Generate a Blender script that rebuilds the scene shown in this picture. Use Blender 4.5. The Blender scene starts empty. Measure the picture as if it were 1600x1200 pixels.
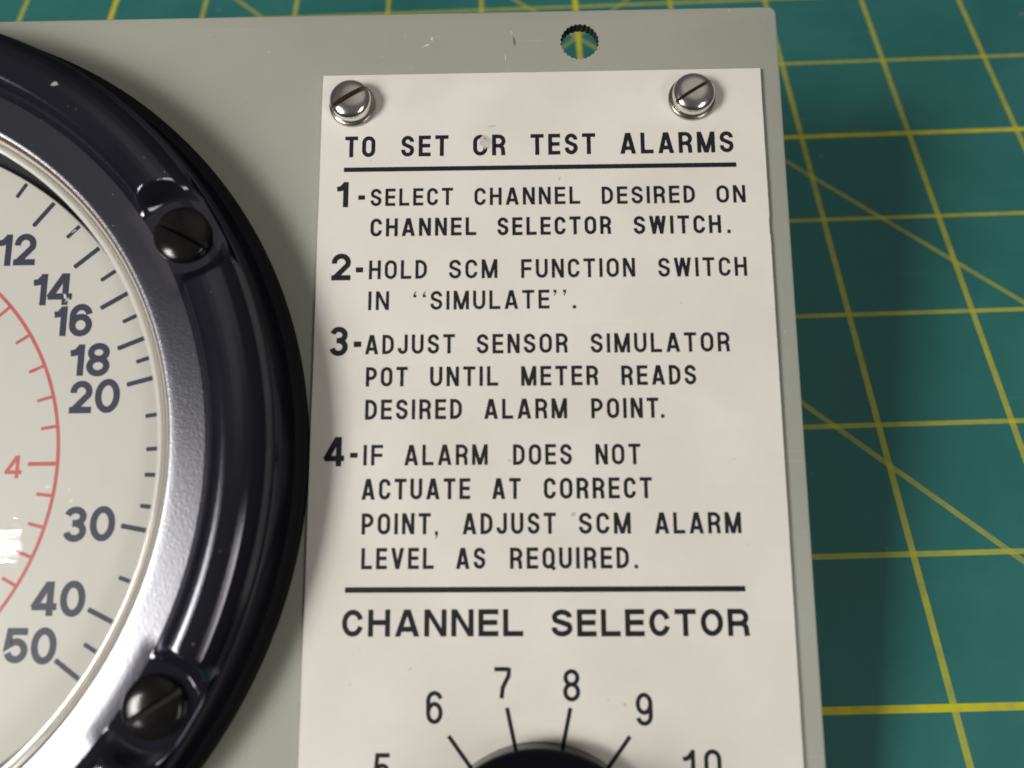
import bpy, bmesh, math, random
from mathutils import Matrix, Vector

random.seed(7)
scene = bpy.context.scene
COL = scene.collection
MM = 0.001

# ------------------------------------------------------------------ camera
cam_data = bpy.data.cameras.new("camera")
cam = bpy.data.objects.new("camera", cam_data)
COL.objects.link(cam)
CAM_POS = Vector((-93.36645, -167.45298, 140.57376)) * MM
CR = ((0.99940269, -0.02047323, -0.02784064),
      (-0.03135494, -0.87592643, -0.48142472),
      (-0.01453003, 0.48201010, -0.87604517))
cam.matrix_world = Matrix(((CR[0][0], -CR[1][0], -CR[2][0], CAM_POS[0]),
                           (CR[0][1], -CR[1][1], -CR[2][1], CAM_POS[1]),
                           (CR[0][2], -CR[1][2], -CR[2][2], CAM_POS[2]),
                           (0, 0, 0, 1)))
cam_data.sensor_fit = 'HORIZONTAL'
cam_data.sensor_width = 36.0
cam_data.lens = 1250.58 / 1600.0 * 36.0
cam_data.clip_start = 0.005
cam_data.clip_end = 20.0
cam_data.dof.use_dof = True
cam_data.dof.focus_distance = 0.136
cam_data.dof.aperture_fstop = 12.5
scene.camera = cam

# ------------------------------------------------------------------ panel frame (tilted: its far edge is propped up)
PO = Vector((-124.13698, -60.64431, 51.45730)) * MM
PQ = ((0.99974267, 0.02253397, -0.00261066),
      (-0.02213622, 0.94393526, -0.32938764),
      (-0.00495812, 0.32936067, 0.94419117))
PANEL_M = Matrix((PQ[0] + (PO[0],), PQ[1] + (PO[1],), PQ[2] + (PO[2],), (0, 0, 0, 1)))
PANEL_R = PANEL_M.to_3x3()

# ------------------------------------------------------------------ light
world = bpy.data.worlds.new("World")
scene.world = world
world.use_nodes = True
wn, wl = world.node_tree.nodes, world.node_tree.links
wn.clear()
w_out = wn.new('ShaderNodeOutputWorld')
w_bg = wn.new('ShaderNodeBackground')
w_tc = wn.new('ShaderNodeTexCoord')
w_ramp = wn.new('ShaderNodeValToRGB')
w_noise = wn.new('ShaderNodeTexNoise')
w_noise.inputs['Scale'].default_value = 2.2
w_mix = wn.new('ShaderNodeMath'); w_mix.operation = 'MULTIPLY_ADD'
w_mix.inputs[1].default_value = 0.12
el = w_ramp.color_ramp.elements
el[0].position = 0.0; el[0].color = (0.06, 0.06, 0.065, 1)
el[1].position = 1.0; el[1].color = (0.80, 0.76, 0.71, 1)
for p_, c_ in ((0.30, (0.13, 0.13, 0.135, 1)), (0.70, (0.20, 0.195, 0.195, 1)), (0.85, (0.22, 0.21, 0.21, 1)), (0.92, (0.50, 0.47, 0.44, 1)), (0.97, (0.78, 0.74, 0.69, 1))):
    e = el.new(p_); e.color = c_
wl.new(w_tc.outputs['Generated'], w_noise.inputs['Vector'])
wl.new(w_noise.outputs['Fac'], w_mix.inputs[0])
w_dir = wn.new('ShaderNodeVectorMath'); w_dir.operation = 'DOT_PRODUCT'
w_dir.inputs[1].default_value = (0.15, 0.25, 0.957)
wl.new(w_tc.outputs['Generated'], w_dir.inputs[0])
wl.new(w_dir.outputs['Value'], w_mix.inputs[2])
w_sub = wn.new('ShaderNodeMath'); w_sub.operation = 'SUBTRACT'; w_sub.inputs[1].default_value = 0.06
wl.new(w_mix.outputs[0], w_sub.inputs[0])
wl.new(w_sub.outputs[0], w_ramp.inputs[0])
wl.new(w_ramp.outputs[0], w_bg.inputs['Color'])
w_bg.inputs['Strength'].default_value = 0.49
wl.new(w_bg.outputs[0], w_out.inputs['Surface'])


def area_lamp(name, direction, dist, sx, sy, power, color, target=(0.0, -0.05, 0.0)):
    """rectangular ceiling lamp; direction and target are given in the panel's own axes"""
    d = bpy.data.lights.new(name, 'AREA')
    d.shape = 'RECTANGLE'; d.size = sx; d.size_y = sy
    d.energy = power; d.color = color
    o = bpy.data.objects.new(name, d); COL.objects.link(o)
    dv = (PANEL_R @ Vector(direction)).normalized()
    tv = PANEL_M @ Vector(target)
    o.location = tv + dv * dist
    up = PANEL_R @ Vector((0, 1, 0))
    x = up.cross(dv).normalized(); y = dv.cross(x).normalized()
    o.rotation_euler = Matrix((x, y, dv)).transposed().to_euler()
    return o


LENS_T = (-0.0387, -0.0751, 0.0083)
area_lamp("ceiling_lamp", (-0.85, -0.21, 1.0), 0.95, 0.20, 0.26, 5.4, (1.0, 0.968, 0.925), LENS_T)  # lamp added and placed for the sheen on the bezel's flat ring
area_lamp("ceiling_lamp", (-0.722, -0.030, 1.0), 0.95, 0.11, 0.014, 0.45, (1.0, 0.965, 0.92), LENS_T)  # thin weak strip split off for the glare on the lens
area_lamp("ceiling_lamp", (-1.00, -0.42, 1.0), 1.05, 0.34, 0.44, 5.2, (1.0, 0.97, 0.93), LENS_T)
area_lamp("ceiling_lamp", (0.80, -0.50, 1.0), 1.40, 0.24, 0.60, 3.8, (1.0, 0.95, 0.88))

scene.view_settings.view_transform = 'Standard'
scene.view_settings.look = 'None'
scene.view_settings.gamma = 1.0
scene.view_settings.use_curve_mapping = False
scene.view_settings.exposure = 0.0

# ------------------------------------------------------------------ materials
def new_mat(name):
    m = bpy.data.materials.new(name); m.use_nodes = True
    nt = m.node_tree
    return m, nt, nt.nodes['Principled BSDF']


def obj_coord(nt, scale=1.0):
    tc = nt.nodes.new('ShaderNodeTexCoord')
    return tc.outputs['Object']


def noise(nt, vec, scale, detail=2.0, rough=0.5):
    n = nt.nodes.new('ShaderNodeTexNoise')
    n.inputs['Scale'].default_value = scale
    n.inputs['Detail'].default_value = detail
    n.inputs['Roughness'].default_value = rough
    nt.links.new(vec, n.inputs['Vector'])
    return n.outputs['Fac']


def ramp(nt, fac, stops):
    r = nt.nodes.new('ShaderNodeValToRGB')
    els = r.color_ramp.elements
    els[0].position, els[0].color = stops[0][0], tuple(stops[0][1]) + (1,)
    els[1].position, els[1].color = stops[-1][0], tuple(stops[-1][1]) + (1,)
    for p, c in stops[1:-1]:
        e_ = els.new(p); e_.color = tuple(c) + (1,)
    nt.links.new(fac, r.inputs[0])
    return r.outputs[0]


def mixrgb(nt, fac, a, b, mode='MIX'):
    n = nt.nodes.new('ShaderNodeMix'); n.data_type = 'RGBA'; n.blend_type = mode
    def put(idx, v):
        s = n.inputs[idx]
        if isinstance(v, (int, float)):
            s.default_value = v
        elif isinstance(v, tuple):
            s.default_value = v + (1,) if len(v) == 3 else v
        else:
            nt.links.new(v, s)
    put(0, fac); put(6, a); put(7, b)
    return n.outputs[2]


def bump(nt, bsdf, height, strength, dist):
    b = nt.nodes.new('ShaderNodeBump')
    b.inputs['Strength'].default_value = strength
    b.inputs['Distance'].default_value = dist
    nt.links.new(height, b.inputs['Height'])
    nt.links.new(b.outputs[0], bsdf.inputs['Normal'])


def paint(name, c1, c2, rough, nscale=40, bscale=2500, bstr=0.15, bdist=0.00005, spec=0.5, specks=None, scratches=None):
    m, nt, b = new_mat(name)
    v = obj_coord(nt)
    col = ramp(nt, noise(nt, v, nscale, 5, 0.6), [(0.3, c1), (0.7, c2)])
    if specks:
        fine = noise(nt, v, specks[0], 1.0)
        mask = ramp(nt, fine, [(specks[1], (0, 0, 0)), (specks[1] + 0.03, (1, 1, 1))])
        col = mixrgb(nt, mask, col, specks[2])
    if scratches:
        for ang, lo in ((0.35, .70), (-1.1, .715), (1.45, .72)):
            mp = nt.nodes.new('ShaderNodeMapping')
            mp.inputs['Rotation'].default_value = (0, 0, ang); mp.inputs['Scale'].default_value = (28, 1500, 28)
            nt.links.new(v, mp.inputs[0])
            mask = ramp(nt, noise(nt, mp.outputs[0], 1.0, 2), [(lo, (0, 0, 0)), (lo + .05, (.28, .28, .28))])
            col = mixrgb(nt, mask, col, scratches)
        stain = ramp(nt, noise(nt, v, 16, 6, .65), [(.36, (.14, .14, .14)), (.56, (0, 0, 0))])
        col = mixrgb(nt, stain, col, (.30, .25, .17))
    nt.links.new(col, b.inputs['Base Color'])
    b.inputs['Roughness'].default_value = rough
    b.inputs['Specular IOR Level'].default_value = spec
    if bstr:
        bump(nt, b, noise(nt, v, bscale, 3), bstr, bdist)
    return m


def plain(name, c, rough, metal=0.0, spec=0.5):
    m, nt, b = new_mat(name)
    b.inputs['Base Color'].default_value = tuple(c) + (1,)
    b.inputs['Roughness'].default_value = rough
    b.inputs['Metallic'].default_value = metal
    b.inputs['Specular IOR Level'].default_value = spec
    return m


M_PANEL = paint('grey_green_enamel', (0.316, 0.326, 0.280), (0.342, 0.352, 0.302), 0.42, 30, 1800, 0.35, 0.00006,
                specks=(900, 0.76, (0.42, 0.41, 0.36)), scratches=(0.46, 0.46, 0.42))
M_PLACARD = paint('cream_placard', (0.695, 0.672, 0.612), (0.745, 0.724, 0.668), 0.45, 60, 3000, 0.12, 0.00004,
                  specks=(420, 0.80, (0.50, 0.46, 0.40)), scratches=(0.80, 0.78, 0.74))
M_INK = paint('black_ink', (0.010, 0.011, 0.015), (0.017, 0.015, 0.018), 0.6, 300, 3000, 0.0, spec=0.22)
M_BEZEL = paint('black_enamel', (0.006, 0.006, 0.010), (0.010, 0.010, 0.015), 0.11, 60, 1500, 0.10, 0.00005, spec=0.48)
M_BEZELFLAT = paint('black_enamel_stippled', (0.006, 0.006, 0.010), (0.010, 0.010, 0.015), 0.5, 60, 2600, 0.62, 0.00003)


def add_sheen(mat, color, rough):
    nt_ = mat.node_tree
    pb = nt_.nodes['Principled BSDF']
    pb.inputs['Specular IOR Level'].default_value = 0.0
    gl = nt_.nodes.new('ShaderNodeBsdfGlossy'); gl.distribution = 'BECKMANN'
    gl.inputs['Color'].default_value = color + (1,); gl.inputs['Roughness'].default_value = rough
    nt_.links.new(pb.inputs['Normal'].links[0].from_socket, gl.inputs['Normal'])
    ad = nt_.nodes.new('ShaderNodeAddShader')
    nt_.links.new(pb.outputs[0], ad.inputs[0]); nt_.links.new(gl.outputs[0], ad.inputs[1])
    nt_.links.new(ad.outputs[0], nt_.nodes['Material Output'].inputs['Surface'])


add_sheen(M_BEZELFLAT, (0.235, 0.235, 0.258), 0.33)
add_sheen(M_BEZEL, (0.068, 0.068, 0.076), 0.20)
M_SCREWBLK = paint('black_screw', (0.006, 0.006, 0.006), (0.009, 0.008, 0.008), 0.15, 300, 2500, 0.15, 0.00004, spec=0.26)
M_DIAL = paint('dial_white', (0.585, 0.575, 0.525), (0.610, 0.600, 0.550), 0.6, 50, 2500, 0.05, 0.00003)
M_NAVY = paint('navy_dial_ink', (0.012, 0.016, 0.055), (0.020, 0.023, 0.056), 0.6, 350, 2500, 0.0)
M_RED = paint('red_dial_ink', (0.50, 0.080, 0.095), (0.56, 0.13, 0.14), 0.6, 400, 2500, 0.0)
M_WALL = plain('dark_dial_well', (0.010, 0.010, 0.018), 0.5)
M_EDGE = plain('dark_dial_edge', (0.02, 0.02, 0.03), 0.5)
M_AMBER = plain('amber_gasket', (0.26, 0.16, 0.06), 0.3)
M_LENSRIM, _nt, _b = new_mat('clear_lens_rim')
_b.inputs['Base Color'].default_value = (0.74, 0.73, 0.68, 1)
_b.inputs['Roughness'].default_value = 0.16
_b.inputs['Metallic'].default_value = 0.30
M_KNOB = plain('black_knob_plastic', (0.003, 0.003, 0.005), 0.12, 0, 0.22)
M_CHIP = plain('bare_chip', (0.62, 0.60, 0.55), 0.5)
M_CHIPDARK = plain('dark_scrape', (0.16, 0.14, 0.115), 0.5)
M_SCRATCH = plain('lens_scratch', (0.75, 0.74, 0.72), 0.5)

# nickel plated steel
M_NICKEL, _nt, _b = new_mat('nickel_steel')
_v = obj_coord(_nt)
_nt.links.new(ramp(_nt, noise(_nt, _v, 500, 4), [(0.3, (0.72, 0.68, 0.645)), (0.7, (0.84, 0.80, 0.765))]), _b.inputs['Base Color'])
_b.inputs['Metallic'].default_value = 1.0
_b.inputs['Roughness'].default_value = 0.17

M_SLOTBROWN = plain('brown_slot', (0.30, 0.25, 0.21), 0.38, 0.85)  # slot walls and floor browner and darker than the head
M_SLOTBLACK = plain('black_slot', (0.004, 0.004, 0.004), 0.6, 0, 0.15)  # near-black walls and floor of the bezel screw slots
M_WASHER = plain('dull_nickel', (0.42, 0.385, 0.35), 0.24, 1.0)

# lens: thin clear window (see-through plus a mirror-like coat)
M_LENS = bpy.data.materials.new('clear_window'); M_LENS.use_nodes = True
_nt = M_LENS.node_tree; _nt.nodes.clear()
_o = _nt.nodes.new('ShaderNodeOutputMaterial')
_mx = _nt.nodes.new('ShaderNodeMixShader')
_tr = _nt.nodes.new('ShaderNodeBsdfTransparent')
_gl = _nt.nodes.new('ShaderNodeBsdfGlossy')
_lw = _nt.nodes.new('ShaderNodeLayerWeight'); _lw.inputs['Blend'].default_value = 0.5
_pw = _nt.nodes.new('ShaderNodeMath'); _pw.operation = 'POWER'; _pw.inputs[1].default_value = 5.0
_fr = _nt.nodes.new('ShaderNodeMath'); _fr.operation = 'MULTIPLY_ADD'; _fr.inputs[1].default_value = 0.955; _fr.inputs[2].default_value = 0.045
_nt.links.new(_lw.outputs['Facing'], _pw.inputs[0]); _nt.links.new(_pw.outputs[0], _fr.inputs[0])
_tr.inputs['Color'].default_value = (0.985, 0.985, 0.975, 1)
_gl.inputs['Roughness'].default_value = 0.022
_tc = _nt.nodes.new('ShaderNodeTexCoord')
_mp = _nt.nodes.new('ShaderNodeMapping'); _mp.inputs['Rotation'].default_value = (0, 0, -0.25)
_mp.inputs['Scale'].default_value = (60, 700, 60)
_nz = _nt.nodes.new('ShaderNodeTexNoise'); _nz.inputs['Scale'].default_value = 1.0; _nz.inputs['Detail'].default_value = 4
_bp = _nt.nodes.new('ShaderNodeBump'); _bp.inputs['Strength'].default_value = 0.06; _bp.inputs['Distance'].default_value = 0.0003
_nt.links.new(_tc.outputs['Object'], _mp.inputs[0]); _nt.links.new(_mp.outputs[0], _nz.inputs['Vector'])
_nt.links.new(_nz.outputs['Fac'], _bp.inputs['Height'])
_nt.links.new(_bp.outputs[0], _gl.inputs['Normal'])
_hz = _nt.nodes.new('ShaderNodeBsdfGlossy'); _hz.inputs['Roughness'].default_value = 0.30
_m2 = _nt.nodes.new('ShaderNodeMixShader'); _m2.inputs[0].default_value = 0.13
_nt.links.new(_gl.outputs[0], _m2.inputs[1]); _nt.links.new(_hz.outputs[0], _m2.inputs[2])
_nt.links.new(_fr.outputs[0], _mx.inputs[0]); _nt.links.new(_tr.outputs[0], _mx.inputs[1]); _nt.links.new(_m2.outputs[0], _mx.inputs[2])
_nt.links.new(_mx.outputs[0], _o.inputs['Surface'])

# cutting mat: green vinyl printed with a translucent yellow inch grid, every fifth line heavier, and diagonals
M_MAT, nt, bsdf = new_mat('green_cutting_mat')
N, K = nt.nodes, nt.links
tc = N.new('ShaderNodeTexCoord')
sep = N.new('ShaderNodeSeparateXYZ'); K.new(tc.outputs['Object'], sep.inputs[0])


def mth(op, a, b=None, c=None):
    n = N.new('ShaderNodeMath'); n.operation = op
    for i, v in enumerate((a, b, c)):
        if v is None: continue
        if isinstance(v, (int, float)): n.inputs[i].default_value = v
        else: K.new(v, n.inputs[i])
    return n.outputs[0]


def line_mask(coord, period, offset, half):
    """1 inside lines at offset + k*period"""
    t = mth('SUBTRACT', coord, offset - period * 0.5)
    t = mth('FLOORED_MODULO', t, period)
    t = mth('ABSOLUTE', mth('SUBTRACT', t, period * 0.5))
    # soft printed edge
    return mth('MULTIPLY', mth('SUBTRACT', half + 0.00012, t), 1.0 / 0.00024), t


def clamp01(x):
    n = N.new('ShaderNodeClamp'); K.new(x, n.inputs[0]); return n.outputs[0]


IN = 0.0254
X, Y = sep.outputs['X'], sep.outputs['Y']
inv = 0.70710678
fine = noise(nt, tc.outputs['Object'], 350, 3)
wear = ramp(nt, fine, [(0.30, (0.72, 0.72, 0.72)), (0.60, (1, 1, 1))])


def lines(coord, period, offset, half, alpha):
    m, _ = line_mask(coord, period, offset, half)
    return mth('MULTIPLY', clamp01(m), alpha)


layers = [
    lines(X, IN, 0.0, 0.00058, 0.62), lines(Y, IN, 0.0, 0.00050, 0.62),
    lines(X, 5 * IN, -3 * IN, 0.00070, 0.90), lines(Y, 5 * IN, -1 * IN, 0.00062, 0.92),
]
DS = mth('MULTIPLY', mth('ADD', X, Y), inv)      # constant along the down-right diagonals
# diagonals x + y = const
for const in (-2.497 * IN, -5.330 * IN):
    layers.append(lines(DS, 10.0, const * inv, 0.00055, 0.45))
DM = mth('MULTIPLY', mth('SUBTRACT', Y, X), inv)
for const in (3.53 * IN,):
    layers.append(lines(DM, 10.0, const * inv, 0.00055, 0.38))
keep = None
for l in layers:
    k = mth('SUBTRACT', 1.0, l)
    keep = k if keep is None else mth('MULTIPLY', keep, k)
yel = mth('MULTIPLY', mth('SUBTRACT', 1.0, keep), wear)
big = noise(nt, tc.outputs['Object'], 22, 5, 0.6)
green = ramp(nt, big, [(0.28, (0.016, 0.130, 0.120)), (0.5, (0.021, 0.158, 0.142)), (0.75, (0.035, 0.188, 0.168))])
mpn = N.new('ShaderNodeMapping'); mpn.inputs['Rotation'].default_value = (0, 0, 0.9); mpn.inputs['Scale'].default_value = (14, 260, 60)
K.new(tc.outputs['Object'], mpn.inputs[0])
scuff = ramp(nt, noise(nt, mpn.outputs[0], 1.0, 6, 0.65), [(0.60, (0, 0, 0)), (0.78, (0.45, 0.45, 0.45))])
green = mixrgb(nt, scuff, green, (0.085, 0.21, 0.19))
lint = ramp(nt, noise(nt, tc.outputs['Object'], 210, 1), [(0.765, (0, 0, 0)), (0.80, (0.55, 0.55, 0.55))])
green = mixrgb(nt, lint, green, (0.20, 0.27, 0.25))
col = mixrgb(nt, yel, green, (0.62, 0.57, 0.006))
K.new(col, bsdf.inputs['Base Color'])
K.new(ramp(nt, big, [(0.3, (0.42,) * 3), (0.7, (0.60,) * 3)]), bsdf.inputs['Roughness'])
bump(nt, bsdf, noise(nt, tc.outputs['Object'], 1400, 3), 0.25, 0.00008)

# ------------------------------------------------------------------ mesh helpers (millimetres in, metres out)
def obj(name, bm, mat, parent=None, loc=(0, 0, 0), smooth_deg=None):
    if smooth_deg is not None:
        lim = math.radians(smooth_deg)
        bm.normal_update()
        for f in bm.faces: f.smooth = True
        for e_ in bm.edges:
            if len(e_.link_faces) == 2 and e_.calc_face_angle(0.0) > lim: e_.smooth = False
    bmesh.ops.scale(bm, vec=(MM, MM, MM), verts=bm.verts)
    me = bpy.data.meshes.new(name); bm.to_mesh(me); bm.free()
    me.materials.append(mat)
    o = bpy.data.objects.new(name, me); COL.objects.link(o)
    o.location = Vector(loc) * MM
    if parent: o.parent = parent
    return o


def lathe(profile, n=256, closed=False, bm=None):
    """revolve (r, z) pairs about z"""
    bm = bm or bmesh.new()
    rings = []
    for r, z in profile:
        if r < 1e-6:
            rings.append([bm.verts.new((0, 0, z))])
        else:
            rings.append([bm.verts.new((r * math.cos(2 * math.pi * i / n), r * math.sin(2 * math.pi * i / n), z)) for i in range(n)])
    pairs = list(zip(rings[:-1], rings[1:]))
    if closed: pairs.append((rings[-1], rings[0]))
    for a, b in pairs:
        for i in range(n):
            j = (i + 1) % n
            if len(a) == 1 and len(b) == 1: continue
            if len(a) == 1: bm.faces.new((a[0], b[j], b[i]))
            elif len(b) == 1: bm.faces.new((a[i], a[j], b[0]))
            else: bm.faces.new((a[i], a[j], b[j], b[i]))
    bmesh.ops.recalc_face_normals(bm, faces=bm.faces)
    return bm


def prism(pts, z0, z1, bevel=0.0):
    bm = bmesh.new()
    vs = [bm.verts.new((x, y, z1)) for x, y in pts]
    f = bm.faces.new(vs)
    r = bmesh.ops.extrude_face_region(bm, geom=[f])
    for v in r['geom']:
        if isinstance(v, bmesh.types.BMVert): v.co.z = z0
    bmesh.ops.recalc_face_normals(bm, faces=bm.faces)
    return bm


def slotted_head(R, rim, dome, slot_w, slot_d, power, ang, nx=26, ny=40):
    """screw head: flat-bottomed disc of rim height, domed top, cut by a straight slot"""
    bm = bmesh.new()
    h = lambda x, y: rim + dome * max(0.0, 1 - (min(1.0, math.hypot(x, y) / R)) ** power) ** (1 / 2.0)
    b = slot_w / 2
    floor = rim + dome - slot_d
    for sgn in (1, -1):
        top = []
        for i in range(nx + 1):
            t = math.sin(math.pi / 2 * i / nx)
            x = b + (R * 0.9995 - b) * t
            half = math.sqrt(max(R * R - x * x, 1e-6))
            row = []
            for j in range(ny + 1):
                y = half * math.sin(math.pi / 2 * (2 * j / ny - 1))
                row.append(bm.verts.new((sgn * x, y, h(x, y))))
            top.append(row)
        for i in range(nx):
            for j in range(ny):
                bm.faces.new((top[i][j], top[i + 1][j], top[i + 1][j + 1], top[i][j + 1]))
        wall = [bm.verts.new((v.co.x, v.co.y, floor)) for v in top[0]]
        for j in range(ny):
            bm.faces.new((top[0][j], top[0][j + 1], wall[j + 1], wall[j])).material_index = 1
        loop = [top[i][0] for i in range(nx + 1)] + top[nx][1:ny] + [top[i][ny] for i in range(nx, -1, -1)]
        low = [bm.verts.new((v.co.x, v.co.y, 0)) for v in loop]
        for k in range(len(loop) - 1):
            bm.faces.new((loop[k], loop[k + 1], low[k + 1], low[k]))
    hb = math.sqrt(R * R - b * b)
    q = [bm.verts.new(p) for p in ((-b, -hb, floor), (b, -hb, floor), (b, hb, floor), (-b, hb, floor))]
    bm.faces.new(q).material_index = 1
    for a_, b_ in ((0, 1), (2, 3)):
        lo = [bm.verts.new((q[k].co.x, q[k].co.y, 0)) for k in (a_, b_)]
        bm.faces.new((q[a_], q[b_], lo[1], lo[0]))
    bmesh.ops.remove_doubles(bm, verts=bm.verts, dist=1e-4)
    bmesh.ops.recalc_face_normals(bm, faces=bm.faces)
    bmesh.ops.rotate(bm, verts=bm.verts, cent=(0, 0, 0), matrix=Matrix.Rotation(ang, 3, 'Z'))
    return bm


# ------------------------------------------------------------------ stroke lettering
def arc(cx, cy, rx, ry, a0, a1, n=14):
    return [(cx + rx * math.cos(math.radians(a0 + (a1 - a0) * i / n)), cy + ry * math.sin(math.radians(a0 + (a1 - a0) * i / n))) for i in range(n + 1)]


def ribbon(bm, pts, s, z):
    """flat stroke of width s along pts, mitred at corners"""
    out = []
    for p in pts:
        if not out or math.hypot(p[0] - out[-1][0], p[1] - out[-1][1]) > 1e-4: out.append(p)
    closed = math.hypot(out[0][0] - out[-1][0], out[0][1] - out[-1][1]) < 1e-3
    if closed: out = out[:-1]
    n = len(out); L, Rr = [], []
    for i in range(n):
        p = Vector(out[i])
        a = Vector(out[i - 1]) if (i > 0 or closed) else None
        b = Vector(out[(i + 1) % n]) if (i < n - 1 or closed) else None
        d1 = (p - a).normalized() if a is not None else (b - p).normalized()
        d2 = (b - p).normalized() if b is not None else d1
        n1, n2 = Vector((-d1.y, d1.x)), Vector((-d2.y, d2.x))
        m = (n1 + n2)
        m = m.normalized() if m.length > 1e-6 else n1
        k = s / 2 / max(0.35, m.dot(n1))
        L.append(bm.verts.new((p.x + m.x * k, p.y + m.y * k, z)))
        Rr.append(bm.verts.new((p.x - m.x * k, p.y - m.y * k, z)))
    for i in range(n if closed else n - 1):
        j = (i + 1) % n
        bm.faces.new((Rr[i], Rr[j], L[j], L[i]))


def quad(bm, pts, z):
    f = bm.faces.new([bm.verts.new((x, y, z)) for x, y in pts])
    f.normal_update()
    if f.normal.z < 0: f.normal_flip()


def glyph(bm, ch, x, y, w, h, s, z, dz=0.003):
    """one character in the box (x, y, w, h) with stroke s; overlapping strokes sit 3 microns apart"""
    st = {'k': 0}

    def P(pts):
        ribbon(bm, [(x + a, y + b) for a, b in pts], s, z + st['k'] * dz); st['k'] += 1

    def S(xt, xb, yt=h, yb=0.0, hw=None):
        hw = hw or s * 0.54
        quad(bm, [(x + xt - hw, y + yt), (x + xb - hw, y + yb), (x + xb + hw, y + yb), (x + xt + hw, y + yt)], z + st['k'] * dz); st['k'] += 1
    x0, x1, y0, y1, c = s / 2, w - s / 2, s / 2, h - s / 2, w / 2
    rx = (x1 - x0) / 2
    ry = min((y1 - y0) / 2, rx * 1.12)
    if w > 0.72 * h: ry = (y1 - y0) / 2 * 0.96
    hw = s * 0.54
    if ch == 'I': P([(c, 0), (c, h)])
    elif ch == 'L': P([(x0, h), (x0, y0), (w, y0)])
    elif ch == 'E': P([(w, y1), (x0, y1), (x0, y0), (w, y0)]); P([(x0, h * .51), (w * .95, h * .51)])
    elif ch == 'F': P([(w, y1), (x0, y1), (x0, 0)]); P([(x0, h * .49), (w * .95, h * .49)])
    elif ch == 'T': P([(0, y1), (w, y1)]); P([(c, 0), (c, h)])
    elif ch == 'H': P([(x0, 0), (x0, h)]); P([(x1, 0), (x1, h)]); P([(x0, h * .52), (x1, h * .52)])
    elif ch == 'N': P([(x0, 0), (x0, h)]); P([(x1, 0), (x1, h)]); S(hw, w - hw)
    elif ch == 'M': P([(x0, 0), (x0, h)]); P([(x1, 0), (x1, h)]); S(hw, c); S(w - hw, c)
    elif ch == 'V': S(hw, c, hw=hw); S(w - hw, c)
    elif ch == 'W': q = w * .27; S(hw, q + .02 * w); S(c, q); S(c, w - q); S(w - hw, w - q - .02 * w)
    elif ch == 'A': S(c - s * .1, hw); S(c + s * .1, w - hw); P([(w * .22, h * .27), (w * .78, h * .27)])
    elif ch == 'O' or ch == '0':
        P(arc(c, y1 - ry, rx, ry, 0, 180) + arc(c, y0 + ry, rx, ry, 180, 360) + [(x1, y1 - ry)])
    elif ch == 'Q':
        P(arc(c, y1 - ry, rx, ry, 0, 180) + arc(c, y0 + ry, rx, ry, 180, 360) + [(x1, y1 - ry)])
        P([(w * .55, h * .20), (w * 1.0, -h * .03)])
    elif ch == 'C':
        P([(x1, h * .66)] + arc(c, y1 - ry, rx, ry, 8 if w <= .72 * h else 25, 180) + arc(c, y0 + ry, rx, ry, 180, 352 if w <= .72 * h else 335) + [(x1, h * .34)]) if w <= .72 * h else \
            P(arc(c, y1 - ry, rx, ry, 17, 180) + arc(c, y0 + ry, rx, ry, 180, 343))
    elif ch == 'D':
        r = min(rx * 1.5, (y1 - y0) / 2)
        P([(x0, y0), (x0, y1)] + arc(x1 - r, y1 - r, r, r, 90, 0) + arc(x1 - r, y0 + r, r, r, 0, -90) + [(x0, y0)])
    elif ch in 'PR':
        m = h * .46 if ch == 'R' else h * .42
        r = (y1 - m) / 2; q = min(r, rx * 1.25)
        P([(x0, 0), (x0, y1)] + arc(x1 - q, y1 - r, q, r, 90, -90) + [(x0, m)])
        if ch == 'R':
            if w > .72 * h:
                P([(c, m)] + arc(w - s * .9 - s * .55, m - s * 1.2, s * .95, s * 1.2, 90, 0) + [(w - s * .5, s * .9), (w - s * .35, 0)])
            else:
                P([(c * .9, m)] + arc(x1 - s * 1.15, m - s * 1.1, s * 1.0, s * 1.1, 90, 0) + [(x1 - s * .05, 0)])
    elif ch == 'U': P([(x0, h)] + arc(c, y0 + ry, rx, ry, 180, 360) + [(x1, h)])
    elif ch == 'J': P([(x1, h)] + arc(c, y0 + ry, rx, ry, 360, 180) + [(x0, h * .32)])
    elif ch == 'S':
        rt = (y1 - y0) * .245; rb = (y1 - y0) * .265
        P([(x1 - s * .05, h * .70)] + arc(c, y1 - rt, rx * .96, rt, 5, 215) + arc(c, y0 + rb, rx, rb, 35, -174) + [(x0, y0 + rb + .03 * h)])
    elif ch == '1': P([(x1, 0), (x1, h)]); P([(0, h * .73), (x1 - s * .35, h * .73)] if False else [(0, h * .715), (x1 * .5, h * .74), (x1, h * .93)])
    elif ch == '2':
        r = (y1 - y0) * .30
        P([(x0, y1 - r * 1.15)] + arc(c, y1 - r, rx, r, 172, -25) + arc(c, y0 - .02 * h, rx, h * .42, 62, 62, 1)[:1] + [(x0 + s * .1, y0), ]); P([(0, y0), (w, y0)])
    elif ch == '3':
        rt = (y1 - y0) * .235; rb = (y1 - y0) * .265
        P(arc(c, y1 - rt, rx * .94, rt, 168, -90) + [(c - s * .4, y1 - 2 * rt)]); P([(c - s * .4, y0 + 2 * rb)] + arc(c, y0 + rb, rx, rb, 90, -168))
    elif ch == '4':
        xv = w * .72
        P([(xv, 0), (xv, h)]); S(xv - s * .1, s * .35, yt=h, yb=h * .27, hw=s * .6); P([(0, h * .27), (w, h * .27)])
    elif ch == '5':
        r = (y1 - y0) * .32
        P([(w * .95, y1), (x0 + s * .25, y1), (x0, h * .50)] + arc(c, y0 + r, rx, r, 130, -165))
    elif ch in '69':
        r = (y1 - y0) * .31
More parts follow.
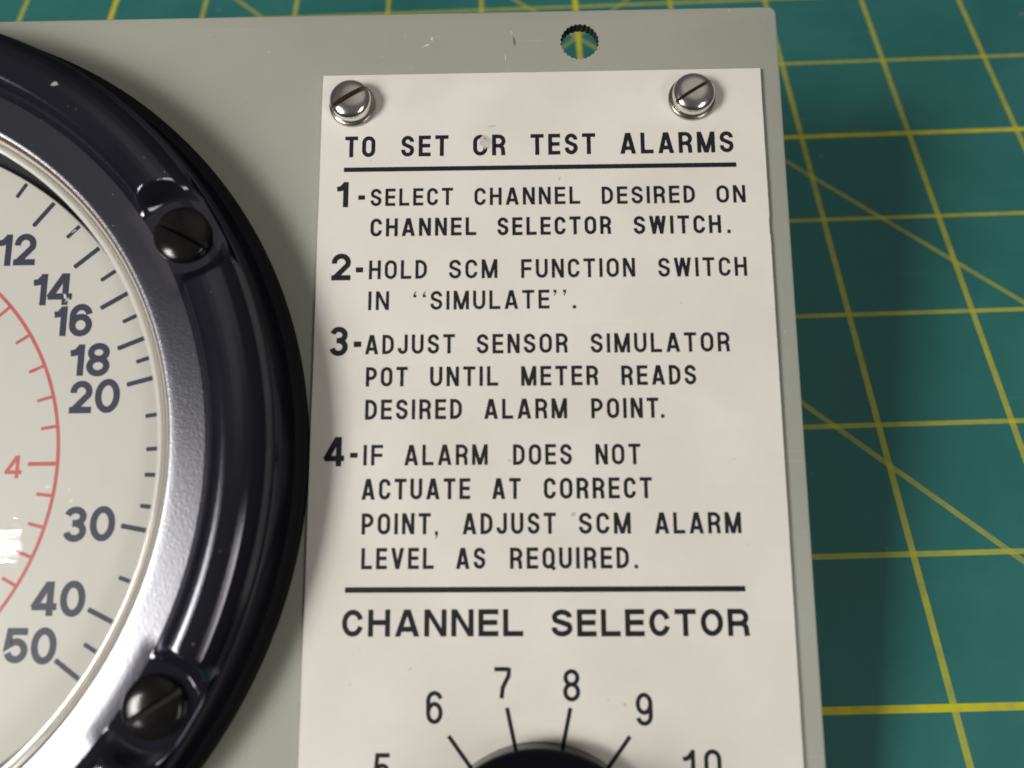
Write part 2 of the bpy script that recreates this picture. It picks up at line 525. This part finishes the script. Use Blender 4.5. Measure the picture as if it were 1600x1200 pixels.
        a = arc(c, y0 + r, rx, r, 180, -180, 26)
        b_ = [(x0, y0 + r)] + arc(c, y1 - ry, rx, ry, 180, 12)
        if ch == '9':
            a = [(w - px_, h - py_) for px_, py_ in a]; b_ = [(w - px_, h - py_) for px_, py_ in b_]
        P(a); P(b_)
    elif ch == '7': P([(0, y1), (x1, y1)]); P([(x1, y1 + s * .3), (x1 - s * .1, h * .72), (w * .50, h * .35), (w * .42, 0)])
    elif ch == '8':
        rt = (y1 - y0) * .235; rb = (y1 - y0) * .265
        P(arc(c, y1 - rt, rx * .92, rt, -90, 270, 26)); P(arc(c, y0 + rb, rx, rb, 90, 450, 26))
    elif ch == '.': quad(bm, [(x, y), (x + w, y), (x + w, y + w * 1.05), (x, y + w * 1.05)], z)
    elif ch == '-': quad(bm, [(x, y), (x + w, y), (x + w, y + h), (x, y + h)], z)
    elif ch == ',': quad(bm, [(x, y - .1), (x + w, y - .1), (x + w, y + w), (x, y + w)], z); quad(bm, [(x + w * .15, y - h * .22), (x + w * .35, y - h * .22), (x + w, y - .1), (x + w * .45, y - .1)], z)
    elif ch == '`':
        quad(bm, [(x, y + h * .66), (x + w, y + h * .66), (x + w, y + h * .80), (x, y + h * .80)], z)
        quad(bm, [(x, y + h * .80), (x + w * .5, y + h * .80), (x + w * .95, y + h * .98), (x + w * .65, y + h * .98)], z)
    elif ch == "'":
        quad(bm, [(x, y + h * .86), (x + w, y + h * .86), (x + w, y + h), (x, y + h)], z)
        quad(bm, [(x + w * .5, y + h * .86), (x + w, y + h * .86), (x + w * .35, y + h * .68), (x + w * .1, y + h * .68)], z)


WID = {'I': None, 'M': 1.30, 'W': 1.46, 'A': 1.15, 'L': .93, 'E': .93, 'F': .92, 'T': 1.02, 'V': 1.12, 'O': 1.06, 'U': 1.03, 'N': 1.04, 'J': .86, 'H': 1.03}


def word(bm, text, u0, u1, v, h, s, z, gap=.34):
    if len(text) == 1:
        glyph(bm, text, u0, v, u1 - u0, h, s, z); return
    # solve the letter width so that the word fills u0..u1
    rel = [WID.get(ch, 1.0) for ch in text]
    nI = sum(r is None for r in rel)
    tot = sum(r for r in rel if r is not None) + gap * (len(text) - 1)
    k = (u1 - u0 - nI * s) / tot
    x = u0
    for ch, r in zip(text, rel):
        w = s if r is None else r * k
        glyph(bm, ch, x, v, w, h, s, z)
        x += w + gap * k


# ------------------------------------------------------------------ the cutting mat
bm = bmesh.new()
bmesh.ops.create_cube(bm, size=1.0)
bmesh.ops.scale(bm, vec=(900, 620, 3), verts=bm.verts)
bmesh.ops.translate(bm, vec=(0, 0, -1.5), verts=bm.verts)
mat_o = obj('cutting_mat', bm, M_MAT)
mat_o['kind'] = 'structure'
mat_o['label'] = 'green cutting mat printed with a yellow grid and diagonals under the grey panel'

# ------------------------------------------------------------------ the instrument panel
panel = bpy.data.objects.new('instrument_panel', None)
COL.objects.link(panel)
panel.matrix_world = PANEL_M
panel.empty_display_size = 0.02
panel['label'] = 'grey painted instrument panel with round black meter, white instruction placard and black selector knob'
panel['category'] = 'instrument panel'

# plate: outline with a knurled hole near the far edge
U0, U1, V0, V1, TH = -152.0, 73.5, -136.3, 11.35, 1.9
HC = (41.5, 5.65)
bm = bmesh.new()
rc = 1.3
outer = [(U0, V0), (U1, V0)] + [(U1 - rc + rc * math.cos(a), V1 - rc + rc * math.sin(a)) for a in [math.pi / 2 * i / 8 for i in range(9)]] + [(U0, V1)]
hole = []
NT = 25
for i in range(NT * 4):
    a = 2 * math.pi * i / (NT * 4)
    r = 3.05 + (0.18, 0.03, -0.05, 0.02)[i % 4] * random.uniform(.6, 1.25)
    hole.append((HC[0] + r * math.cos(a), HC[1] + r * math.sin(a)))
vo = [bm.verts.new((x, y, 0)) for x, y in outer]
vh = [bm.verts.new((x, y, 0)) for x, y in hole]
eo = [bm.edges.new((vo[i], vo[(i + 1) % len(vo)])) for i in range(len(vo))]
eh = [bm.edges.new((vh[i], vh[(i + 1) % len(vh)])) for i in range(len(vh))]
bmesh.ops.triangle_fill(bm, use_beauty=True, use_dissolve=False, edges=eo + eh)
for f in list(bm.faces):
    c = f.calc_center_median()
    if math.hypot(c.x - HC[0], c.y - HC[1]) < 2.2: bm.faces.remove(f)
for f in bm.faces:
    f.normal_update()
    if f.normal.z < 0: f.normal_flip()
r = bmesh.ops.extrude_face_region(bm, geom=list(bm.faces))
bmesh.ops.translate(bm, vec=(0, 0, -TH), verts=[v for v in r['geom'] if isinstance(v, bmesh.types.BMVert)])
bmesh.ops.recalc_face_normals(bm, faces=bm.faces)
rim_edges = [e_ for e_ in bm.edges if len(e_.link_faces) == 2 and e_.calc_face_angle(0) > 0.9 and all(abs(v.co.z) < 1e-6 for v in e_.verts)
             and all(math.hypot(v.co.x - HC[0], v.co.y - HC[1]) > 4 for v in e_.verts)]
bmesh.ops.bevel(bm, geom=rim_edges, offset=0.38, segments=3, profile=0.5, affect='EDGES')
plate = obj('panel_plate', bm, M_PANEL, panel, smooth_deg=40)
plate.data.materials.append(paint('pale_plate_edge', (0.56, 0.56, 0.53), (0.66, 0.66, 0.63), .35, 300))
for p in plate.data.polygons:        # paler material along the right-hand edge
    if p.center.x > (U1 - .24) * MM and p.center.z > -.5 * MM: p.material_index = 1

# dark knurled lining of the hole
bm = bmesh.new()
rings = []
for z in (-0.12, -TH - 0.02):
    rings.append([bm.verts.new(((x - HC[0]) * .985, (y - HC[1]) * .985, z)) for x, y in hole])
for i in range(len(hole)):
    j = (i + 1) % len(hole)
    bm.faces.new((rings[0][i], rings[0][j], rings[1][j], rings[1][i]))
obj('hole_lining', bm, plain('dark_bare_metal', (0.05, 0.052, 0.045), 0.45, 0.3), plate, (HC[0], HC[1], 0))


def blob(cx, cy, rx, ry, ang, z, name, mat, parent, n=14, jag=.35):
    pts = []
    for i in range(n):
        a = 2 * math.pi * i / n
        k = 1 + random.uniform(-jag, jag)
        px_, py_ = rx * k * math.cos(a), ry * k * math.sin(a)
        pts.append((px_ * math.cos(ang) - py_ * math.sin(ang), px_ * math.sin(ang) + py_ * math.cos(ang)))
    return obj(name, prism(pts, 0, 0.012), mat, parent, (cx, cy, z))


blob(30.85, 6.0, .22, .75, .15, 0.002, 'paint_scrape', M_CHIPDARK, plate)
blob(30.45, 7.4, .25, .35, .3, 0.002, 'paint_scrape', paint('pale_scrape', (0.40, 0.38, 0.29), (0.44, 0.42, 0.33), .5), plate)
blob(16.6, 5.5, .62, .16, .35, 0.002, 'paint_chip', M_CHIP, plate)
blob(17.4, 6.6, .20, .30, .2, 0.002, 'paint_chip', M_CHIP, plate)
blob(29.4, 3.0, .06, .55, .05, 0.002, 'paint_chip', M_CHIP, plate)

# ------------------------------------------------------------------ placard
PT = 0.75
PW, PB = 70.15, -134.0
pts = [(0.0, 0.0)]
nseg = 220
for i in range(nseg + 1):           # right edge, slightly nicked
    t = i / nseg
    pts.append((PW + random.uniform(-.02, .012) - (.09 if abs(t * 134 - 26.6) < 1.2 else 0), PB * t))
pts.append((0.0, PB))
left = [(random.uniform(-.03, .03), PB * (1 - i / 40)) for i in range(1, 40)]
top = []
bm = prism(pts + left, 0.01, PT)
top_e = [e_ for e_ in bm.edges if len(e_.link_faces) == 2 and e_.calc_face_angle(0) > .9 and all(abs(v.co.z - PT) < 1e-6 for v in e_.verts)]
bmesh.ops.bevel(bm, geom=top_e, offset=0.05, segments=1, affect='EDGES')
placard = obj('instruction_placard', bm, M_PLACARD, panel)
placard['label'] = 'cream placard printed with alarm test instructions in black capitals'
ZT = PT + 0.006

TEXT = [
    ('heading_lettering', 0.60, -14.22, -10.69, -0.15, [('TO', 3.88, 8.73), ('SET', 12.84, 20.35), ('OR', 24.24, 29.39), ('TEST', 33.34, 43.56), ('ALARMS', 47.45, 65.22)]),
    ('instruction_lettering', 0.46, -22.48, -19.6, -0.3, [('SELECT', 8.17, 21.12), ('CHANNEL', 24.47, 40.99), ('DESIRED', 44.35, 58.82), ('ON', 62.14, 66.63)]),
    ('instruction_lettering', 0.49, -27.43, -24.49, -0.26, [('CHANNEL', 8.26, 24.79), ('SELECTOR', 28.06, 45.7), ('SWITCH', 49.16, 62.61), ('.', 63.52, 64.06)]),
    ('instruction_lettering', 0.46, -34.33, -31.3, -0.21, [('HOLD', 8.19, 17.16), ('SCM', 20.57, 28.05), ('FUNCTION', 31.69, 49.17), ('SWITCH', 52.69, 66.21)]),
    ('instruction_lettering', 0.45, -39.19, -36.21, -0.09, [('IN', 8.2, 11.4), ('`', 15.12, 15.61), ('`', 16.57, 17.05), ('SIMULATE', 17.76, 35.99), ("'", 36.59, 37.06), ("'", 38.08, 38.55), ('.', 39.52, 40.01)]),
    ('instruction_lettering', 0.47, -46.11, -43.09, -0.18, [('ADJUST', 7.88, 21.56), ('SENSOR', 24.87, 38.65), ('SIMULATOR', 42.1, 63.01)]),
    ('instruction_lettering', 0.48, -51.09, -48.08, -0.16, [('POT', 8.12, 14.44), ('UNTIL', 17.83, 28.11), ('METER', 31.56, 43.12), ('READS', 46.59, 57.75)]),
    ('instruction_lettering', 0.48, -56.07, -53.03, -0.11, [('DESIRED', 8.13, 22.67), ('ALARM', 25.99, 38.38), ('POINT', 41.97, 51.98), ('.', 52.29, 52.81)]),
    ('instruction_lettering', 0.47, -62.92, -59.86, -0.14, [('IF', 8.04, 10.95), ('ALARM', 14.14, 26.53), ('DOES', 30.27, 38.96), ('NOT', 42.44, 49.08)]),
    ('instruction_lettering', 0.49, -67.91, -64.84, -0.06, [('ACTUATE', 7.9, 23.95), ('AT', 27.16, 31.38), ('CORRECT', 34.76, 50.6)]),
    ('instruction_lettering', 0.49, -72.98, -69.92, -0.14, [('POINT', 8.03, 18.17), (',', 18.8, 19.24), ('ADJUST', 22.84, 36.47), ('SCM', 39.8, 47.33), ('ALARM', 50.79, 63.29)]),
    ('instruction_lettering', 0.49, -77.9, -74.87, -0.06, [('LEVEL', 8.1, 18.67), ('AS', 21.9, 26.17), ('REQUIRED', 29.74, 46.92), ('.', 47.69, 48.2)]),
    ('title_lettering', 0.68, -87.33, -83.57, -0.12, [('CHANNEL', 5.56, 31.57), ('SELECTOR', 35.63, 63.62)]),
]
for name, s, vb, vt, tilt, words in TEXT:
    s *= 1.08
    bm = bmesh.new()
    ua, ub = words[0][1], words[-1][2]
    for t, u0, u1 in words:
        vv = vb + tilt * ((u0 + u1) / 2 - (ua + ub) / 2) / (ub - ua)
        word(bm, t, u0 - ua, u1 - ua, vv - vb, vt - vb, s, 0, .22 if name == 'title_lettering' else .34)
    obj(name, bm, M_INK, placard, (ua, vb, ZT))

for ch, u0, u1, v0, v1 in [('1', 2.84, 4.66, -22.48, -18.27), ('2', 2.36, 5.35, -34.35, -30.02), ('3', 2.41, 5.25, -46.27, -41.68), ('4', 2.2, 5.18, -62.96, -58.57)]:
    bm = bmesh.new()
    glyph(bm, ch, 0, 0, u1 - u0, v1 - v0, 0.84, 0)
    du, dv0, dv1 = {'1': ((6.22, 7.29), -21.27, -20.53), '2': ((6.14, 7.28), -33.11, -32.29), '3': ((6.12, 7.3), -44.89, -44.02), '4': ((6.03, 7.18), -61.7, -60.95)}[ch]
    glyph(bm, '-', du[0] - u0, dv0 - v0, du[1] - du[0], dv1 - dv0, 1, 0)
    obj('step_number', bm, M_INK, placard, (u0, v0, ZT))

for (u0, u1, va, vb, th) in [(3.81, 65.5, -15.86, -15.97, .76), (5.84, 63.4, -80.40, -80.44, .78)]:
    bm = bmesh.new()
    quad(bm, [(0, -th), (u1 - u0, vb - va - th), (u1 - u0, vb - va), (0, 0)], 0)
    obj('underline', bm, M_INK, placard, (u0, va, ZT))

KC = (33.6, -117.5)
for txt, items in {
    '6': [('6', 17.79, 20.14, -99.15, -94.69)], '7': [('7', 27.43, 29.81, -95.72, -91.48)], '8': [('8', 37.11, 39.53, -96.16, -91.78)],
    '9': [('9', 47.24, 49.61, -99.4, -94.97)], '10': [('1', 53.55, 55.23, -106.8, -102.54), ('0', 56.46, 58.85, -106.8, -102.46)], '5': [('5', 10.6, 12.9, -107.25, -102.96)],
}.items():
    bm = bmesh.new()
    bu, bv = items[0][1], items[0][3]
    for ch, u0, u1, v0, v1 in items:
        glyph(bm, ch, u0 - bu, v0 - bv, u1 - u0, v1 - v0, 0.60, 0)
    obj('position_number', bm, M_INK, placard, (bu, bv, ZT))
for a in (-61.8, -36.9, -12.1, 12.4, 37.3, 61.8):
    bm = bmesh.new()
    t = math.radians(a)
    d = Vector((math.sin(t), math.cos(t))); n = Vector((d.y, -d.x)) * .29
    p0, p1 = d * 14.0, d * 21.0
    quad(bm, [tuple(p0 - n), tuple(p0 + n), tuple(p1 + n), tuple(p1 - n)], 0)
    obj('position_mark', bm, M_INK, placard, (KC[0], KC[1], ZT + .01))

# rubbed spots on the print
M_RUB = paint('rubbed_spot', (0.46, 0.42, 0.41), (0.62, 0.58, 0.55), .35, 900)
blob(26.3, -11.85, .88, 1.15, .1, PT + .03, 'worn_spot', M_RUB, placard, 20, .25)
blob(27.2, -9.25, .62, .13, .1, PT + .01, 'worn_spot', M_RUB, placard)
blob(26.15, -11.3, .10, .2, .5, PT + .045, 'worn_spot', M_INK, placard)
blob(33.5, -.15, .9, .10, .0, PT + .002, 'worn_spot', M_CHIP, placard)
M_SPECK = plain('grey_speck', (0.36, 0.33, 0.30), .6)
for (cx, cy, rx, ry, an) in [(37.8, -18.4, .05, .4, -.4), (15.4, -91.8, .3, .06, .6), (15.2, -93.2, .1, .07, 0), (6.9, -93.8, .16, .05, .2), (43.4, -96.0, .18, .05, .4),
                             (20.9, -98.6, .2, .05, .2), (64.0, -74.6, .16, .06, 0), (62.8, -62.3, .16, .05, 0), (17.7, -4.2, .07, .05, 0), (30.5, -3.8, .07, .05, 0),
                             (59.4, -83.9, .05, .2, .3), (8.2, -89.2, .14, .05, .2), (36.5, -86.2, .1, .05, .2), (49.2, -62.6, .07, .05, 0)]:
    blob(cx, cy, rx, ry, an, PT + .002, 'speck', M_SPECK, placard, 8)

# ------------------------------------------------------------------ placard screws
for cu, cv, sw, ang in [(4.95, -5.35, .85, -1.02), (58.95, -5.2, .55, -1.02)]:
    sc = obj('placard_screw', slotted_head(3.28, 1.15, 1.25, sw, 1.2, 2.8, ang), M_NICKEL, panel, (cu, cv, PT + .75), smooth_deg=35)
    sc.data.materials.append(M_SLOTBROWN)
    obj('washer', lathe([(0, 0), (3.68, 0), (3.72, .12), (3.70, .5), (3.5, .68), (3.0, .74), (0, .74)], 96), M_WASHER, sc, (0, 0, -.745), smooth_deg=50)

# ------------------------------------------------------------------ meter
MC = (-73.0, -62.6)
HB = 9.7
SCREWS = [math.radians(a) for a in (30.4, 90.4, 150.4, 210.4, 270.4, -30.0)]
SR = 64.6
RIB = [(60.9, 0), (61.2, .25), (61.7, 1.0), (62.3, 1.72), (63.2, 2.30), (64.2, 2.58), (65.0, 2.66), (66.0, 2.58), (67.0, 2.28), (68.0, 1.78), (68.9, 1.10), (69.5, .50), (69.95, 0)]
rs = [55.62, 55.62, 55.70, 55.95, 56.3, 57.2, 57.8, 58.2, 58.6, 59.0, 59.4, 59.8, 60.2, 60.55, 60.85, 60.9]
rs += [61.0 + .16 * i for i in range(57)] + [70.05]


def interp(tab, x):
    if x <= tab[0][0]: return tab[0][1]
    for (a, b), (c, d) in zip(tab[:-1], tab[1:]):
        if x <= c:
            t = (x - a) / (c - a); return b + (d - b) * t
    return tab[-1][1]


def smooth01(t):
    t = min(1.0, max(0.0, t)); return t * t * (3 - 2 * t)


def smooth_tab(tab, x, w=.18):
    return (interp(tab, x - w) + 2 * interp(tab, x) + interp(tab, x + w)) / 4


BASE = [(60.9, HB), (68.0, HB - .05), (69.4, HB - .3), (69.9, HB - .62), (70.05, HB - .80)]
angs = []
a = -75.0
while a < 285.0:
    angs.append(math.radians(a)); a += .12 if a < 75 else .6
bm = bmesh.new()
grid = []
ribv = {r_: (smooth_tab(RIB, r_) if r_ > 60.95 else 0.0) for r_ in rs}
for a in angs:
    ca, sa = math.cos(a), math.sin(a)
    near = min(abs(math.atan2(math.sin(a - t), math.cos(a - t))) for t in SCREWS)
    ts = min(SCREWS, key=lambda t: abs(math.atan2(math.sin(a - t), math.cos(a - t))))
    sx, sy = SR * math.cos(ts), SR * math.sin(ts)
    row = []
    for k, r_ in enumerate(rs):
        if k == 0: z = 7.4
        elif k == 1: z = HB - .45
        elif k == 2: z = HB - .16
        elif k == 3: z = HB - .03
        else:
            z = interp(BASE, r_)
            if ribv[r_] > 0:
                if near < .2:
                    d = math.hypot(r_ * ca - sx, r_ * sa - sy)
                    q_ = min(1.0, max(0.0, (d - 5.6) / 2.6)); m = .45 * q_ + .55 * smooth01(q_)
                else: m = 1.0
                z += ribv[r_] * m
        if near < .2 and 58.0 < r_ < 70.0:       # the seat round the screw dips outwards
            q = smooth01((8.6 - near * r_) / 3.0)
            t = max(0.0, min(r_, 66.5) - 58.7)
            z -= q * (.115 * t - .10 * (1 - math.exp(-t / .8)))
        row.append(bm.verts.new((r_ * ca, r_ * sa, z)))
    # outer rim, wall and base flange
    for r_, z in [(70.2, HB - .80), (70.42, HB - 1.0), (70.56, HB - 1.6), (70.66, 6.0), (70.9, 3.0), (71.15, 1.9), (71.6, 1.55), (72.5, 1.45), (72.75, 1.25), (72.8, 0.02)]:
        row.append(bm.verts.new((r_ * ca, r_ * sa, z)))
    grid.append(row)
for i in range(len(grid)):
    A, B = grid[i], grid[(i + 1) % len(grid)]
    for k in range(len(A) - 1):
        bm.faces.new((A[k], A[k + 1], B[k + 1], B[k]))
bezel = obj('meter_bezel', bm, M_BEZEL, panel, (MC[0], MC[1], 0), smooth_deg=32)
bezel.data.materials.append(M_BEZELFLAT)
bezel.data.materials.append(plain('matte_black_flange', (0.008, 0.008, 0.009), 0.7, 0, 0.2))
for p in bezel.data.polygons:
    rad = math.hypot(p.center.x, p.center.y)
    if 0.0558 < rad < 0.06088: p.material_index = 1
    elif rad > 0.0711: p.material_index = 2
bezel['label'] = 'round black meter bezel with raised rib segments between slotted screws'

bs = None
for t, ang in zip(SCREWS, (math.radians(62), math.radians(12), math.radians(70), math.radians(140), math.radians(45), math.radians(-58))):
    if bs is None:
        bs = obj('bezel_screw', slotted_head(4.15, .60, 1.05, 1.0, 1.15, 2.2, 0), M_SCREWBLK, bezel, (0, 0, 0), smooth_deg=35); o = bs
        bs.data.materials.append(M_SLOTBLACK)
    else:
        o = bs.copy(); COL.objects.link(o); o.parent = bezel
    o.location = Vector((SR * math.cos(t), SR * math.sin(t), HB - .66)) * MM
    o.rotation_euler = (0, 0, ang)
blob(36.45, 55.1, .60, .30, .2, HB + 2.56, 'paint_chip', plain('dull_chip', (0.34, 0.34, 0.28), .5), bezel)
for k in range(46):
    a = math.radians(random.uniform(-42, 60)); r_ = random.choice((random.uniform(56.4, 60.6), 60.85, random.uniform(63.8, 68)))
    bx, by = r_ * math.cos(a), r_ * math.sin(a)
    if any(math.hypot(bx - SR * math.cos(t), by - SR * math.sin(t)) < 8 for t in SCREWS): continue
    zz = interp(BASE, r_) + (smooth_tab(RIB, r_) if r_ > 60.95 else 0)
    blob(bx, by, random.uniform(.05, .16), random.uniform(.02, .05), random.uniform(-.5, .5), zz + .004, 'speck', M_SPECK, bezel, 7)

# dial well, dial and print
obj('dial_well', lathe([(55.55, 7.6), (54.6, 7.3), (54.3, 1.2), (0, 1.2)], 200), M_WALL, panel, (MC[0], MC[1], 0), smooth_deg=30)
dial = obj('meter_dial', lathe([(0, 1.5), (52.25, 1.5), (52.25, 2.3), (52.1, 2.4), (0, 2.4)], 300), M_DIAL, panel, (MC[0], MC[1], 0), smooth_deg=30)
dial['label'] = 'cream meter dial with navy outer scale and red inner scale'
ZD = 2.41


def tick(bm, a, r0, r1, wd, z=0):
    t = math.radians(a); d = Vector((math.cos(t), math.sin(t))); n = Vector((-d.y, d.x)) * wd / 2
    pts = []
    for k in range(7):
        b = math.pi * k / 6
        pts.append(d * r0 - n * math.cos(b) * -1 - d * (wd / 2 * .5) * math.sin(b))
    quad(bm, [tuple(d * r1 - n)] + [tuple(d * r1 + n)] + [tuple(p) for p in pts], z)


bm = bmesh.new()
for a in (51.95, 40.1, 30.35, 21.8, 14.7, -10.8, -25.9, -35.75, 66, 82): tick(bm, a, 47.25, 51.85, .72)
for a in (58.2, 45.55, 34.95, 26.05, 18.25, 8.4, 2.65, -1.7, -6.95, -19.15, -31.0): tick(bm, a, 49.35, 51.85, .62)
obj('scale_marks', bm, M_NAVY, dial, (0, 0, ZD))
bm = bmesh.new()
ribbon(bm, arc(0, 0, 36.1, 36.1, -78, 100, 240), .54, 0)
for a in (42.25, 33.3, 24.6, 16.6, 9.3, -7.1, -14.5, -21.6, -28.7, -35.6, 51, 60): tick(bm, a, 33.7, 36.0, .5, .004)
tick(bm, .4, 31.8, 36.0, .62, .004)
obj('red_scale', bm, M_RED, dial, (0, 0, ZD))
for items in [
    [('1', -49.33, -47.01, -31.89, -26.82), ('2', -46.62, -43.21, -31.83, -26.72)],
    [('1', -43.05, -40.91, -38.23, -33.25), ('4', -40.72, -36.95, -38.21, -33.19)],
    [('1', -39.37, -37.4, -43.07, -38.42), ('6', -37.02, -33.47, -43.16, -38.05)],
    [('1', -36.38, -34.23, -49.22, -44.39), ('8', -33.85, -30.29, -49.35, -44.18)],
    [('2', -35.9, -32.55, -54.9, -49.96), ('0', -32.13, -28.36, -54.89, -49.7)],
    [('3', -35.26, -31.82, -73.72, -68.62), ('0', -31.35, -27.63, -73.65, -68.56)],
    [('4', -38.85, -35.22, -84.09, -79.27), ('0', -34.8, -31.13, -84.23, -79.15)],
    [('5', -42.3, -38.84, -90.57, -85.71), ('0', -38.42, -34.73, -90.75, -85.63)],
]:
    bm = bmesh.new(); bu, bv = items[0][1], items[0][3]
    for ch, u0, u1, v0, v1 in items: glyph(bm, ch, u0 - bu, v0 - bv, u1 - u0, v1 - v0, 1.0, 0)
    obj('scale_number', bm, M_NAVY, dial, (bu - MC[0], bv - MC[1], ZD))
bm = bmesh.new(); glyph(bm, '4', 0, 0, 2.5, 3.35, .56, 0)
obj('scale_number', bm, M_RED, dial, (-44.66 - MC[0], -64.46 - MC[1], ZD))

# lens with its rim and the gasket behind the bezel lip
obj('lens_gasket', lathe([(55.56, 9.15), (55.50, 9.15), (55.46, 7.6)], 240), M_AMBER, panel, (MC[0], MC[1], 0), smooth_deg=30)
lens = obj('meter_lens', lathe([(0, 8.3), (53.6, 8.3)], 240), M_LENS, panel, (MC[0], MC[1], 0))
obj('lens_rim', lathe([(55.44, 7.75), (55.40, 8.30), (55.20, 8.48), (54.98, 8.36), (54.88, 7.8), (54.62, 7.8), (54.50, 8.36), (54.2, 8.50), (53.9, 8.42), (53.6, 8.28), (53.6, 7.9)], 300), M_LENSRIM, lens, (0, 0, 0), smooth_deg=60)
for (u, v, rx, ry, an) in [(-34.1, -39.1, .35, .10, .9), (-34.4, -38.6, .12, .5, .3), (-34.44, -66.01, .35, .12, .1), (-31.0, -67.9, .28, .14, .6), (-31.4, -66.4, .2, .08, 0), (-34.0, -28.7, .07, .4, -.9), (-25.6, -39.0, .05, .35, .8)]:
    blob(u - MC[0], v - MC[1], rx, ry, an, 8.31, 'lens_scratch', M_SCRATCH, lens, 9, .5)

# shallow case behind the plate
obj('meter_housing', lathe([(0, -11), (50, -11), (52, -9), (52, -TH - .01), (0, -TH - .01)], 96), M_BEZEL, panel, (MC[0], MC[1] , 0), smooth_deg=30)

# ------------------------------------------------------------------ selector knob
knob = obj('selector_knob', lathe([(0, .02), (16.1, .02), (16.15, .2), (16.1, 3.1), (15.95, 3.35), (15.5, 3.45), (10.6, 3.9), (0, 3.9)], 240), M_KNOB, panel, (KC[0] + .1, KC[1] - .1, PT), smooth_deg=28)
bm = bmesh.new()
rings = []
for r0, z in [(10.4, 3.85), (10.0, 14.0), (9.3, 15.2), (6, 15.4)]:
    rings.append([bm.verts.new((r0 * (1 + .035 * math.cos(18 * t)) * math.cos(t), r0 * (1 + .035 * math.cos(18 * t)) * math.sin(t), z)) for t in [2 * math.pi * i / 180 for i in range(180)]])
for A, B in zip(rings[:-1], rings[1:]):
    for i in range(180): bm.faces.new((A[i], A[(i + 1) % 180], B[(i + 1) % 180], B[i]))
bm.faces.new(rings[-1])
obj('grip', bm, M_KNOB, knob, smooth_deg=30)
